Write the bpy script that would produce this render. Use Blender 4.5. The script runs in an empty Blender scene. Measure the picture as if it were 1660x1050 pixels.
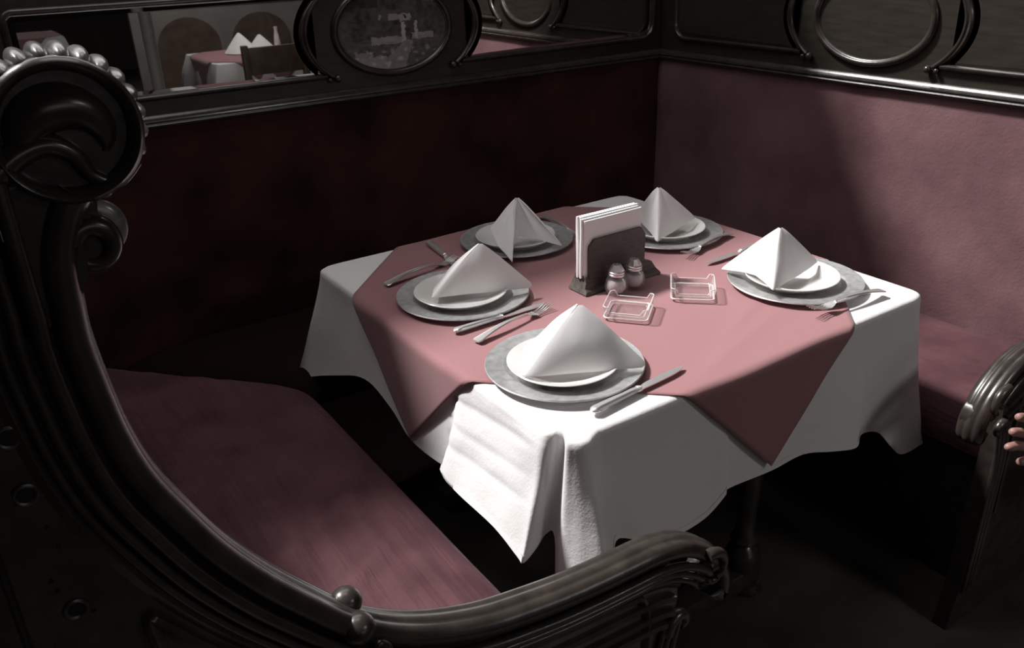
import bpy, bmesh, math, random
from mathutils import Vector, Matrix, noise
random.seed(7)
PI = math.pi
sc = bpy.context.scene
COL = sc.collection

# ------------------------------------------------------------------ camera
cam_d = bpy.data.cameras.new('camera')
cam = bpy.data.objects.new('camera', cam_d)
COL.objects.link(cam)
sc.camera = cam
FPX = 1370.75
cam_d.sensor_fit = 'HORIZONTAL'
cam_d.sensor_width = 36.0
cam_d.lens = FPX / 1660 * 36.0
cam_d.clip_start = 0.02
def _n(v): return Vector(v).normalized()
_X = _n((2271, 713, -FPX)); _Y = _n((-1017, 604, -FPX)); _Z = _X.cross(_Y).normalized()
R3 = Matrix((_X, _Y, _Z))
cam.matrix_world = Matrix.Translation((-1.1774, -1.4003, 1.49)) @ R3.to_4x4()

# ------------------------------------------------------------------ world, sun, lamps, exposure
w = bpy.data.worlds.new('world'); sc.world = w; w.use_nodes = True
w.node_tree.nodes['Background'].inputs[0].default_value = (1, .97, .95, 1)
w.node_tree.nodes['Background'].inputs[1].default_value = 0.012
sc.view_settings.view_transform = 'Standard'
sc.view_settings.look = 'None'
sc.view_settings.gamma = 1
sc.view_settings.use_curve_mapping = False
sc.view_settings.exposure = 0.0
sd = bpy.data.lights.new('sun', 'SUN'); sd.energy = 6.2; sd.angle = math.radians(6.5); sd.color = (1, .985, .97)
so = bpy.data.objects.new('sun', sd); COL.objects.link(so)
so.rotation_euler = Vector((.48, -.65, -1.0)).to_track_quat('-Z', 'Y').to_euler()
def area(name, loc, target, sx, sy, e, col=(1, .97, .95)):
    d = bpy.data.lights.new(name, 'AREA'); d.shape = 'RECTANGLE'; d.size = sx; d.size_y = sy; d.energy = e; d.color = col
    o = bpy.data.objects.new(name, d); COL.objects.link(o); o.location = loc
    o.rotation_euler = (Vector(target) - Vector(loc)).to_track_quat('-Z', 'Y').to_euler()
    return o
area('clerestory_sky', (-.8, .93, 2.9), (-.6, -.9, .9), 3.4, 1.1, 24)
area('overhead_fill', (-0.5, -0.05, 3.6), (-0.5, -0.05, 0), 1.3, 0.8, 9)  # added fill from above, no such source in the room
area('front_fill', (0.8, -7.6, 2.2), (0.6, -3.0, 0.8), 4.0, 1.6, 14)  # added fill behind the camera, no window stands there
area('far_table_fill', (.75, -2.9, 2.3), (.75, -2.9, 0), .5, .5, 15)  # added lamp that brightens the mirrored table, no pendant there

# ------------------------------------------------------------------ materials
def mat(name, col, rough=.5, metal=0, spec=.5, bump=None, var=None, coat=0, sheen=0, trans=0, ior=1.45, scale3=(1, 1, 1), sheen_tint=None, bump2=None):
    m = bpy.data.materials.new(name); m.use_nodes = True
    nt = m.node_tree; b = nt.nodes['Principled BSDF']
    b.inputs['Base Color'].default_value = (*col, 1)
    b.inputs['Roughness'].default_value = rough
    b.inputs['Metallic'].default_value = metal
    b.inputs['Specular IOR Level'].default_value = spec
    b.inputs['Coat Weight'].default_value = coat
    b.inputs['Coat Roughness'].default_value = .15
    b.inputs['Sheen Weight'].default_value = sheen
    if sheen_tint: b.inputs['Sheen Tint'].default_value = (*sheen_tint, 1)
    b.inputs['Transmission Weight'].default_value = trans
    b.inputs['IOR'].default_value = ior
    tc = nt.nodes.new('ShaderNodeTexCoord'); mp = nt.nodes.new('ShaderNodeMapping')
    mp.inputs['Scale'].default_value = scale3
    nt.links.new(tc.outputs['Object'], mp.inputs['Vector'])
    if var:      # (scale, other colour, contrast)
        nz = nt.nodes.new('ShaderNodeTexNoise'); nz.inputs['Scale'].default_value = var[0]; nz.inputs['Detail'].default_value = 6
        nt.links.new(mp.outputs[0], nz.inputs['Vector'])
        cr = nt.nodes.new('ShaderNodeValToRGB')
        c = var[2]
        cr.color_ramp.elements[0].position = .5 - c; cr.color_ramp.elements[1].position = .5 + c
        cr.color_ramp.elements[0].color = (*col, 1); cr.color_ramp.elements[1].color = (*var[1], 1)
        nt.links.new(nz.outputs['Fac'], cr.inputs[0]); nt.links.new(cr.outputs[0], b.inputs['Base Color'])
    last = None
    for bp in (bump, bump2):
        if not bp: continue
        nz = nt.nodes.new('ShaderNodeTexNoise'); nz.inputs['Scale'].default_value = bp[0]; nz.inputs['Detail'].default_value = 4
        if len(bp) > 3:
            m2 = nt.nodes.new('ShaderNodeMapping'); m2.inputs['Scale'].default_value = bp[3]
            nt.links.new(tc.outputs['Object'], m2.inputs['Vector']); nt.links.new(m2.outputs[0], nz.inputs['Vector'])
        else: nt.links.new(mp.outputs[0], nz.inputs['Vector'])
        bu = nt.nodes.new('ShaderNodeBump'); bu.inputs['Strength'].default_value = bp[1]; bu.inputs['Distance'].default_value = bp[2]
        nt.links.new(nz.outputs['Fac'], bu.inputs['Height'])
        if last: nt.links.new(last.outputs[0], bu.inputs['Normal'])
        nt.links.new(bu.outputs[0], b.inputs['Normal'])
        last = bu
    return m

M = {}
M['wood'] = mat('carved_wood', (.021, .017, .0145), .30, spec=.6, coat=.25, var=(30, (.048, .039, .033), .22), bump=(60, .25, .0015), bump2=(9, .3, .003))
M['wood_sun_tint'] = mat('sun_tinted_bead_wood', (.10, .095, .09), .28, spec=.8, var=(40, (.30, .29, .28), .15), bump=(50, .3, .0015), coat=.4)  # wood lightened in colour to imitate sunlight on the scroll carving
M['wall_wood'] = mat('panel_wood', (.020, .0165, .0135), .42, spec=.45, var=(14, (.036, .030, .023), .25), bump=(40, .2, .001), scale3=(1, 1, 6))
M['holder_wood'] = mat('holder_wood', (.05, .041, .038), .5, var=(20, (.10, .083, .077), .2), bump=(60, .6, .0012), scale3=(1.5, 1, 12))
M['holder_end'] = mat('holder_end_grain', (.16, .14, .125), .6, var=(60, (.05, .04, .035), .2), bump=(90, .8, .0015))
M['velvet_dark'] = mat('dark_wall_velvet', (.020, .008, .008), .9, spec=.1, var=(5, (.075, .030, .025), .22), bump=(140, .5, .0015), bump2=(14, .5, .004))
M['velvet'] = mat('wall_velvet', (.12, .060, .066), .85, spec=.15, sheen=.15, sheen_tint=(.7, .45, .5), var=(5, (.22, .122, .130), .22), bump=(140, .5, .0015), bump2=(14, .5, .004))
M['seat_velvet'] = mat('seat_velvet', (.050, .020, .023), .8, spec=.15, sheen=.12, sheen_tint=(.7, .45, .5), var=(9, (.10, .045, .051), .25), bump=(190, .4, .001), bump2=(11, .9, .010, (5, .45, 3)))
M['shade_painted_velvet'] = mat('shaded_dark_velvet', (.012, .005, .005), .9, spec=.1, bump=(140, .4, .001))  # seat velvet darkened in colour to stand for shade behind the table
M['white'] = mat('white_tablecloth', (.73, .71, .705), .9, spec=.1, sheen=.1, bump=(260, .5, .0009), bump2=(9, .4, .009))
M['napkin'] = mat('napkin_cloth', (.80, .775, .77), .85, spec=.15, sheen=.1, bump=(500, .3, .0005), bump2=(18, .15, .004))
M['pink'] = mat('pink_overlay_cloth', (.31, .155, .163), .85, spec=.15, sheen=.15, bump=(450, .3, .0005), bump2=(6, .2, .006))
M['paper'] = mat('paper_napkin', (.88, .87, .87), .9, spec=.1, bump=(100, .2, .001))
M['china'] = mat('white_china', (.80, .78, .76), .12, spec=.5, coat=.3)
M['pewter'] = mat('pewter', (.48, .48, .48), .48, metal=.88, var=(70, (.74, .74, .73), .25), bump=(40, .15, .0008))
M['steel'] = mat('cutlery_steel', (.86, .84, .83), .32, metal=.8)
M['chrome'] = mat('chrome_cap', (.72, .68, .68), .3, metal=.8)
def glass_mat():
    m = bpy.data.materials.new('clear_glass'); m.use_nodes = True; nt = m.node_tree; nt.nodes.clear()
    out = nt.nodes.new('ShaderNodeOutputMaterial'); mx = nt.nodes.new('ShaderNodeMixShader'); mx2 = nt.nodes.new('ShaderNodeMixShader')
    tr = nt.nodes.new('ShaderNodeBsdfTransparent'); tr.inputs[0].default_value = (.98, .975, .975, 1)
    gg = nt.nodes.new('ShaderNodeBsdfGlass'); gg.inputs['IOR'].default_value = 1.48; gg.inputs['Roughness'].default_value = .03
    gl = nt.nodes.new('ShaderNodeBsdfGlossy'); gl.inputs['Roughness'].default_value = .25
    lw = nt.nodes.new('ShaderNodeLayerWeight'); lw.inputs['Blend'].default_value = .5; rp = nt.nodes.new('ShaderNodeValToRGB'); rp.color_ramp.elements[0].position = .70; rp.color_ramp.elements[0].color = (.04, .04, .04, 1); rp.color_ramp.elements[1].position = .97; rp.color_ramp.elements[1].color = (.8, .8, .8, 1)
    df = nt.nodes.new('ShaderNodeBsdfDiffuse'); df.inputs[0].default_value = (.95, .93, .93, 1); m3 = nt.nodes.new('ShaderNodeMixShader'); m3.inputs[0].default_value = .5
    nt.links.new(gl.outputs[0], m3.inputs[1]); nt.links.new(df.outputs[0], m3.inputs[2])
    mx2.inputs[0].default_value = .18; nt.links.new(tr.outputs[0], mx2.inputs[1]); nt.links.new(gg.outputs[0], mx2.inputs[2])
    nt.links.new(lw.outputs['Facing'], rp.inputs[0]); nt.links.new(rp.outputs[0], mx.inputs[0]); nt.links.new(mx2.outputs[0], mx.inputs[1]); nt.links.new(m3.outputs[0], mx.inputs[2])
    nt.links.new(mx.outputs[0], out.inputs[0]); return m
M['glass'] = glass_mat()
M['glass_glint'] = mat('painted_glass_glint', (.86, .84, .84), .15, spec=.9, coat=.5)  # opaque pale colour that paints bright glints along the ashtray edges
M['salt'] = mat('salt', (.55, .49, .49), .9, bump=(300, .6, .001))
M['mirror'] = mat('silvered_mirror', (.80, .79, .78), .015, metal=1)
M['floor'] = mat('stone_floor', (.030, .025, .022), .55, var=(6, (.075, .062, .052), .25), bump=(20, .5, .004))
M['plaster'] = mat('dark_plaster', (.05, .042, .038), .8, var=(3, (.075, .065, .058), .3), bump=(30, .2, .002))
M['partition'] = mat('grey_partition', (.13, .12, .112), .6, var=(4, (.20, .185, .17), .25))
M['chairwood'] = mat('chair_wood', (.07, .048, .036), .4, var=(12, (.12, .085, .065), .2))
M['skin'] = mat('skin', (.26, .13, .115), .5, var=(30, (.31, .16, .14), .3))
M['sleeve'] = mat('dark_sleeve', (.01, .01, .012), .9, bump=(200, .4, .001))
M['black'] = mat('dark_hole', (.004, .004, .004), .8)

# ------------------------------------------------------------------ mesh helpers
def link(name, me, m=None, parent=None, smooth=40):
    o = bpy.data.objects.new(name, me); COL.objects.link(o)
    if m is not None and not me.materials: me.materials.append(M[m] if isinstance(m, str) else m)
    if smooth is not None:
        me.shade_smooth()
        if smooth < 180: me.set_sharp_from_angle(angle=math.radians(smooth))
    if parent is not None:
        o.parent = parent
        o.matrix_parent_inverse = parent.matrix_basis.inverted()
    return o
def build(name, bm, m, parent=None, smooth=40, recalc=True):
    if recalc: bmesh.ops.recalc_face_normals(bm, faces=bm.faces)
    me = bpy.data.meshes.new(name); bm.to_mesh(me); bm.free()
    return link(name, me, m, parent, smooth)
def tag(o, label=None, cat=None, group=None, kind=None):
    if label: o['label'] = label
    if cat: o['category'] = cat
    if group: o['group'] = group
    if kind: o['kind'] = kind
    return o
def empty(name, loc, label, cat, group=None, rz=0):
    o = bpy.data.objects.new(name, None); COL.objects.link(o); o.location = loc; o.rotation_euler.z = rz
    o.empty_display_size = .05
    o.matrix_basis = Matrix.Translation(loc) @ Matrix.Rotation(rz, 4, 'Z')
    return tag(o, label, cat, group)
def copy_tree(o, parent=None):
    c = o.copy(); COL.objects.link(c); c.parent = parent
    for ch in list(o.children): copy_tree(ch, c)
    return c
def box(bm, x0, x1, y0, y1, z0, z1, bev=0):
    r = bmesh.ops.create_cube(bm, size=1)
    for v in r['verts']:
        v.co = Vector((x0 + (v.co.x + .5) * (x1 - x0), y0 + (v.co.y + .5) * (y1 - y0), z0 + (v.co.z + .5) * (z1 - z0)))
    if bev:
        es = list({e for v in r['verts'] for e in v.link_edges})
        bmesh.ops.bevel(bm, geom=es, offset=bev, segments=2, affect='EDGES', profile=.5)
def boxo(name, x0, x1, y0, y1, z0, z1, m, parent=None, bev=.003):
    bm = bmesh.new(); box(bm, x0, x1, y0, y1, z0, z1, bev); return build(name, bm, m, parent)
def lathe(bm, prof, n=48, cx=0, cy=0, rib=None):
    rings = []
    for r, z in prof:
        if r < 1e-6: rings.append([bm.verts.new((cx, cy, z))]); continue
        ring = []
        for i in range(n):
            a = 2 * PI * i / n
            rr = r * (1 + (rib(a, z) if rib else 0))
            ring.append(bm.verts.new((cx + rr * math.cos(a), cy + rr * math.sin(a), z)))
        rings.append(ring)
    for a, b in zip(rings, rings[1:]):
        for i in range(n):
            j = (i + 1) % n
            if len(a) == 1 and len(b) == 1: continue
            if len(a) == 1: bm.faces.new((a[0], b[i], b[j]))
            elif len(b) == 1: bm.faces.new((a[i], a[j], b[0]))
            else: bm.faces.new((a[i], a[j], b[j], b[i]))
def catmull(pts, n=6, closed=False):
    P = [Vector(p) for p in pts]; out = []
    N = len(P)
    rng = range(N if closed else N - 1)
    for i in rng:
        if closed: p0, p1, p2, p3 = P[i - 1], P[i], P[(i + 1) % N], P[(i + 2) % N]
        else: p0, p1, p2, p3 = P[max(i - 1, 0)], P[i], P[i + 1], P[min(i + 2, N - 1)]
        for k in range(n):
            t = k / n
            out.append(.5 * ((2 * p1) + (p2 - p0) * t + (2 * p0 - 5 * p1 + 4 * p2 - p3) * t * t + (3 * p1 - p0 - 3 * p2 + p3) * t ** 3))
    if not closed: out.append(P[-1].copy())
    return out
def tube(bm, pts, rad, n=10, closed=False, flat=1.0, upv=None):
    """round section along a 3-D path; rad a number or a list; flat squashes along the second axis"""
    P = [Vector(p) for p in pts]; N = len(P)
    R = rad if isinstance(rad, (list, tuple)) else [rad] * N
    rings = []; up = Vector(upv) if upv else Vector((0, 0, 1))
    for i, p in enumerate(P):
        if closed: t = P[(i + 1) % N] - P[i - 1]
        else: t = P[min(i + 1, N - 1)] - P[max(i - 1, 0)]
        t.normalize()
        s = up - up.dot(t) * t
        if s.length < 1e-4: s = Vector((1, 0, 0)) - t.x * t
        s.normalize(); q = t.cross(s)
        if not upv: up = s
        rings.append([bm.verts.new(p + R[i] * (math.cos(2 * PI * k / n) * q + flat * math.sin(2 * PI * k / n) * s)) for k in range(n)])
    for i in range(N if closed else N - 1):
        a, b = rings[i], rings[(i + 1) % N]
        for k in range(n): bm.faces.new((a[k], a[(k + 1) % n], b[(k + 1) % n], b[k]))
    if not closed:
        bm.faces.new(rings[0]); bm.faces.new(rings[-1][::-1])
def sphere(bm, c, r, sx=1, sy=1, sz=1, seg=20, rings=12):
    res = bmesh.ops.create_uvsphere(bm, u_segments=seg, v_segments=rings, radius=r)
    for v in res['verts']: v.co = Vector((v.co.x * sx + c[0], v.co.y * sy + c[1], v.co.z * sz + c[2]))
def prism(bm, poly, fn, d0, d1, bev=0):
    """poly in 2-D, fn(u, v, d) -> 3-D; extruded from depth d0 to d1"""
    a = [bm.verts.new(fn(u, v, d0)) for u, v in poly]; b = [bm.verts.new(fn(u, v, d1)) for u, v in poly]
    n = len(poly)
    for i in range(n): bm.faces.new((a[i], a[(i + 1) % n], b[(i + 1) % n], b[i]))
    f1 = bm.faces.new(a[::-1]); f2 = bm.faces.new(b)
    if bev:
        bmesh.ops.bevel(bm, geom=list(f2.edges), offset=bev, segments=2, affect='EDGES')
def tangent(P, i, closed=False):
    N = len(P)
    if closed: return (P[(i + 1) % N] - P[i - 1]).normalized()
    return (P[min(i + 1, N - 1)] - P[max(i - 1, 0)]).normalized()
def sweep2(bm, path, prof, fn, closed=False, scale=None):
    """path of 2-D points, prof of (n, d): n along the right-hand normal, d depth"""
    P = [Vector(p) for p in path]; rings = []
    for i, p in enumerate(P):
        t = tangent(P, i, closed); nx, ny = t.y, -t.x
        s = scale[i] if scale else 1
        rings.append([bm.verts.new(fn(p.x + nx * a * s, p.y + ny * a * s, d * (s if scale else 1))) for a, d in prof])
    k = len(prof); N = len(P)
    for i in range(N if closed else N - 1):
        a, b = rings[i], rings[(i + 1) % N]
        for j in range(k): bm.faces.new((a[j], a[(j + 1) % k], b[(j + 1) % k], b[j]))
    if not closed:
        bm.faces.new(rings[0]); bm.faces.new(rings[-1][::-1])
def circ_prof(cn, cd, rn, rd, n=12): return [(cn + rn * math.cos(2 * PI * i / n), cd + rd * math.sin(2 * PI * i / n)) for i in range(n)]

# ------------------------------------------------------------------ room shell
def struct(name, bm, m, smooth=40):
    o = build(name, bm, m, None, smooth); o['kind'] = 'structure'; return o
bm = bmesh.new(); box(bm, -6, 6, -9, 1.3, -.1, 0); struct('floor', bm, 'floor')
bm = bmesh.new(); box(bm, -6, 6, -9, 1.3, 4.4, 4.5); struct('ceiling', bm, 'plaster')
WY, WX = .955, 1.056         # faces of the panelling on the two walls
bm = bmesh.new()          # wall with the mirrors; a clerestory opening above it lets the sun in
box(bm, -6, 6, WY + .012, WY + .10, 0, 2.24); box(bm, -6, 6, WY + .012, WY + .10, 4.2, 4.4)
box(bm, -6, -3.2, WY + .012, WY + .10, 2.24, 4.2); box(bm, 1.0, 6, WY + .012, WY + .10, 2.24, 4.2)
struct('wall_back', bm, 'plaster')
bm = bmesh.new(); box(bm, WX + .012, WX + .11, -.67, WY + .1, 0, 1.9); struct('wall_right', bm, 'plaster')
bm = bmesh.new(); box(bm, -6, 6, -9.1, -9, 0, 4.4); struct('wall_front', bm, 'plaster')
bm = bmesh.new(); box(bm, -6.1, -6, -9, 1.3, 0, 4.4); struct('wall_left', bm, 'plaster')
bm = bmesh.new(); box(bm, 6, 6.1, -9, 1.3, 0, 4.4); struct('wall_far_right', bm, 'plaster')
FA = lambda s, z, d: (s, WY - d, z)          # wall with the mirrors
FB = lambda s, z, d: (WX - d, s, z)          # wall with the wooden panels
# velvet wall covering and the moulding above it
def velvet(name, F, s0, s1, label, m='velvet'):
    bm = bmesh.new(); n = 70; mz = 24
    V = [[None] * (mz + 1) for _ in range(n + 1)]
    for i in range(n + 1):
        for j in range(mz + 1):
            s = s0 + (s1 - s0) * i / n; z = .30 + (1.06 - .30) * j / mz
            d = .004 + .004 * noise.noise(Vector((s * 4, z * 4, 3))) + .0015 * noise.noise(Vector((s * 15, z * 9, 9)))
            V[i][j] = bm.verts.new(F(s, z, d))
    for i in range(n):
        for j in range(mz): bm.faces.new((V[i][j], V[i + 1][j], V[i + 1][j + 1], V[i][j + 1]))
    o = build(name, bm, m); tag(o, label, 'wall covering'); return o
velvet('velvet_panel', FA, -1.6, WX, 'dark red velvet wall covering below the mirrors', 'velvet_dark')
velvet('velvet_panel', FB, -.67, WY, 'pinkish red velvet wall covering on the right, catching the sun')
def wall_wood(name, F, s0, s1):
    bm = bmesh.new(); prism(bm, [(s0, 1.05), (s1, 1.05), (s1, 1.9), (s0, 1.9)], F, -.014, 0); o = build(name, bm, 'wall_wood'); o['kind'] = 'structure'; return o
prof_m = [(-.0, 0), (-.0, .012), (.004, .018), (.009, .020), (.012, .017), (.0145, .0165), (.018, .019), (.022, .018), (.025, .012), (.030, .009), (.034, .004), (.034, 0)]
def long_mould(name, F, s0, s1, z0, prof):
    bm = bmesh.new(); n = len(prof)
    a = [bm.verts.new(F(s0, z0 + h, d)) for h, d in prof]; b = [bm.verts.new(F(s1, z0 + h, d)) for h, d in prof]
    for i in range(n): bm.faces.new((a[i], a[(i + 1) % n], b[(i + 1) % n], b[i]))
    bm.faces.new(a[::-1]); bm.faces.new(b)
    o = build(name, bm, 'wood', None, 25); o['kind'] = 'structure'; return o
wall_wood('trim_1', FA, -3, WX); wall_wood('trim_2', FB, -.67, WY)
long_mould('trim_3', FA, -3, WX, 1.052, prof_m); long_mould('trim_4', FB, -.67, WY, 1.052, prof_m)

# ornaments: an oval between two long fields, fields end in an arc round the oval
EA, EB, ZC = .288, .170, 1.24
def field(c, far, side, z0=1.133, z1=1.350, rc=.02):
    """outline of a long field; side=-1: lies at s<c, +1: s>c; far: its far end"""
    pts = []
    inv = side
    def ex(z): return c + side * EA * math.sqrt(max(0, 1 - ((z - ZC) / EB) ** 2))
    # bottom far corner rounded
    for k in range(7):
        a = k / 6 * PI / 2
        pts.append((far - side * rc + side * rc * math.cos(PI / 2 - a) if False else far - side * (rc - rc * math.sin(PI / 2 - a)), z0 + rc - rc * math.sin(a)) if False else (far - side * rc * (1 - math.cos(a)), z0 + rc * (1 - math.sin(a))))
    N = 22
    for k in range(N + 1):
        z = z0 + (z1 - z0) * k / N
        pts.append((ex(z), z))
    for k in range(7):
        a = k / 6 * PI / 2
        pts.append((far - side * rc * (1 - math.sin(a)), z1 - rc * (1 - math.cos(a))))
    if side > 0: pts = pts      # runs far-bottom -> arc -> far-top
    return pts
def area2(P): return .5 * sum(P[i][0] * P[(i + 1) % len(P)][1] - P[(i + 1) % len(P)][0] * P[i][1] for i in range(len(P)))
def inset(P, d):
    if area2(P) < 0: P = P[::-1]
    N = len(P); out = []
    for i in range(N):
        e1 = (Vector(P[i]) - Vector(P[i - 1])); e2 = (Vector(P[(i + 1) % N]) - Vector(P[i]))
        if e1.length < 1e-7: e1 = e2
        if e2.length < 1e-7: e2 = e1
        e1.normalize(); e2.normalize()
        n1 = Vector((-e1.y, e1.x)); n2 = Vector((-e2.y, e2.x)); b = (n1 + n2)
        b = b / max(.4, (1 + n1.dot(n2)))
        out.append((P[i][0] + b.x * d, P[i][1] + b.y * d))
    return P, out
def dedupe(P):
    o = []
    for p in P:
        if not o or (abs(p[0] - o[-1][0]) + abs(p[1] - o[-1][1])) > 1e-5: o.append(p)
    return o
def panel_object(name, outl, F, pane_mat, pane_name, label, cat, group=None, bev=.018):
    outl = dedupe(outl)
    P, Q = inset(outl, bev)
    c = F(sum(p[0] for p in P) / len(P), 1.133, 0)
    root = empty(name, c, label, cat, group)
    bm = bmesh.new()
    a = [bm.verts.new(F(u, v, .0015)) for u, v in P]; b = [bm.verts.new(F(u, v, .0045)) for u, v in Q]
    for i in range(len(a)): bm.faces.new((a[i], a[(i + 1) % len(a)], b[(i + 1) % len(a)], b[i]))
    bm.faces.new(b)
    build(pane_name, bm, pane_mat, root, 2)
    bm = bmesh.new(); sweep2(bm, P, [(.012, 0), (.012, .006), (.007, .012), (.001, .0125), (-.003, .008), (-.004, 0)], F, closed=True)
    build('frame', bm, 'wood', root, 50)
    return root
cA, cB = -.007, .106
m1 = panel_object('wall_mirror', field(cA, -.993, -1), FA, 'mirror', 'mirror_glass', 'long mirror left of the oval picture, other set tables visible in it', 'mirror')
m2 = panel_object('wall_mirror', field(cA, 1.012, 1, rc=.05), FA, 'mirror', 'mirror_glass', 'mirror right of the oval picture, with a rounded lower corner', 'mirror')
w1 = panel_object('wall_panel', field(cB, .872, 1, rc=.05), FB, 'wall_wood', 'panel_board', 'dark wooden wall field nearest the corner, left of the empty oval', 'wall panel')
w2 = panel_object('wall_panel', field(cB, -.68, -1), FB, 'wall_wood', 'panel_board', 'dark wooden wall field at the top right edge of the photo', 'wall panel')
def oval(name, c, F, label, cat, center_mat, pic=False):
    root = empty(name, F(c, ZC - .125, 0), label, cat)
    a, b = .185, .122
    el = [(c + a * math.cos(2 * PI * k / 64), ZC + b * math.sin(2 * PI * k / 64)) for k in range(64)]
    bm = bmesh.new(); sweep2(bm, el[::-1], [(-.011, 0), (-.011, .006), (-.005, .012), (.001, .013), (.005, .010), (.0065, .006), (.010, .005), (.011, 0)], F, closed=True)
    build('frame', bm, 'wood', root, 60)
    if pic:
        nx, nz = 220, 150
        bm = bmesh.new(); lay = bm.loops.layers.float_color.new('print'); V = {}
        def colour(u, v):      # u 0..1 left to right, v 0..1 top to bottom
            u += .012 * noise.noise(Vector((u * 30, v * 30, 11))); v += .016 * noise.noise(Vector((u * 26, v * 26, 17)))
            nz1 = noise.noise(Vector((u * 22, v * 22, 1))); nz2 = noise.noise(Vector((u * 7, v * 7, 5)))
            g = .10 - .05 * v + .02 * nz2
            if v > .12 + .10 * abs(math.sin(u * 9)) * (u < .4 or u > .72): g = .022 + .012 * nz1 + .01 * nz2      # trees
            if u < .38 and v < .25: g = .012 + .006 * nz1
            if .38 < u < .66 and .28 < v < .40: g = .085 if (v > .33 and (u > .46 or u < .40)) else .03       # long house with dark roof
            if .54 < u < .68 and .30 < v < .335 + .0 and abs(u - .61) < (v - .26): g = .025
            if .56 < u < .66 and .335 < v < .42: g = .10 if not (.60 < u < .62 and .35 < v < .39) else .01
            if .72 < u < .77 and .14 < v < .36: g = .016
            if .30 < v < .62 and False: g = 0
            if v > .60: g = .030 + .015 * nz1
            if .30 < u < .60 and .585 + .02 * nz1 < v < .67: g = .085 + .02 * nz1
            if .66 < u < .86 and .565 < v < .63: g = .085 + .02 * nz1
            if .57 < u < .605 and .43 < v < .66: g = .13
            if .685 < u < .715 and .43 < v < .62: g = .12
            px = .64 - (v - .63) * .62
            if v > .64 and abs(u - px) < .035 + (v - .63) * .33: g = .070 + .02 * nz1
            if .15 < u < .30 and .74 < v < .80: g = .07
            if v > .80 and .16 + (v - .8) * .4 < u < .42: g = .085 + .01 * nz1
            if nz1 > .35 and v > .72: g += .035
            return max(g, .006)
        for i in range(nx + 1):
            for j in range(nz + 1):
                V[i, j] = bm.verts.new(F(c - a + 2 * a * i / nx, ZC + b - 2 * b * j / nz, .002))
        for i in range(nx):
            for j in range(nz):
                uu = (i + .5) / nx; vv = (j + .5) / nz
                if ((uu - .5) * 2) ** 2 + ((vv - .5) * 2) ** 2 > 1.0: continue
                f = bm.faces.new((V[i, j], V[i, j + 1], V[i + 1, j + 1], V[i + 1, j]))
                for lp in f.loops:
                    k = lp.vert.co; u = (k.x - c + a) / (2 * a); v = (ZC + b - k.z) / (2 * b); g = colour(u, v)
                    lp[lay] = (g * 1.05, g * .97, g * .93, 1)
        bmesh.ops.delete(bm, geom=[v for v in bm.verts if not v.link_faces], context='VERTS')
        pm = mat('old_print', (.05, .05, .05), .55, spec=.2)
        at = pm.node_tree.nodes.new('ShaderNodeVertexColor'); at.layer_name = 'print'
        mul = pm.node_tree.nodes.new('ShaderNodeVectorMath'); mul.operation = 'SCALE'; mul.inputs['Scale'].default_value = 4.0
        pm.node_tree.links.new(at.outputs[0], mul.inputs[0]); pm.node_tree.links.new(mul.outputs[0], pm.node_tree.nodes['Principled BSDF'].inputs['Base Color'])
        o = build('print', bm, pm, root, 180)
        tag(o, 'faded print of a white house with a wall, gate pillars and a path')
    else:
        bm = bmesh.new(); bm.faces.new([bm.verts.new(F(u, v, .002)) for u, v in el]); build('panel_board', bm, center_mat, root, 10)
    return root
oval('oval_picture', cA, FA, 'oval framed old landscape print set between the two mirrors', 'picture', None, True)
oval('oval_plaque', cB, FB, 'empty oval wooden panel with a raised frame on the right wall', 'wall panel', 'wall_wood')
# raised arc mouldings around each oval, ending in small balls
def arcs(c, F, label0):
    for side in (-1, 1):
        root = empty('arc_moulding', F(c + side * .2, 1.118, 0), label0[(side + 1) // 2], 'moulding')
        P = []
        for k in range(31):
            z = 1.126 + (1.354 - 1.126) * k / 30
            P.append((c + side * (EA - .014) * math.sqrt(max(0, 1 - ((z - ZC) / (EB)) ** 2)), z))
        P = catmull(P, 2)
        bm = bmesh.new(); sweep2(bm, P, circ_prof(0, .006, .006, .009, 10), F); build('bead', bm, 'wood', root, 60)
        for (du, z) in ((-.012, 1.120), (-.012, 1.360)):
            u = P[0].x + side * du
            bm = bmesh.new(); sphere(bm, F(u, z, .011), .0105, seg=14, rings=8); build('ball', bm, 'wood', root)
            bm = bmesh.new(); sphere(bm, F(u + side * .024, z - .002 if z < 1.2 else z + .002, .008), .0075, seg=12, rings=8); build('ball', bm, 'wood', root)
arcs(cA, FA, ('raised wooden arc moulding left of the oval picture', 'raised wooden arc moulding right of the oval picture'))
arcs(cB, FB, ('raised wooden arc moulding right of the empty oval panel', 'raised wooden arc moulding left of the empty oval panel'))

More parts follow.
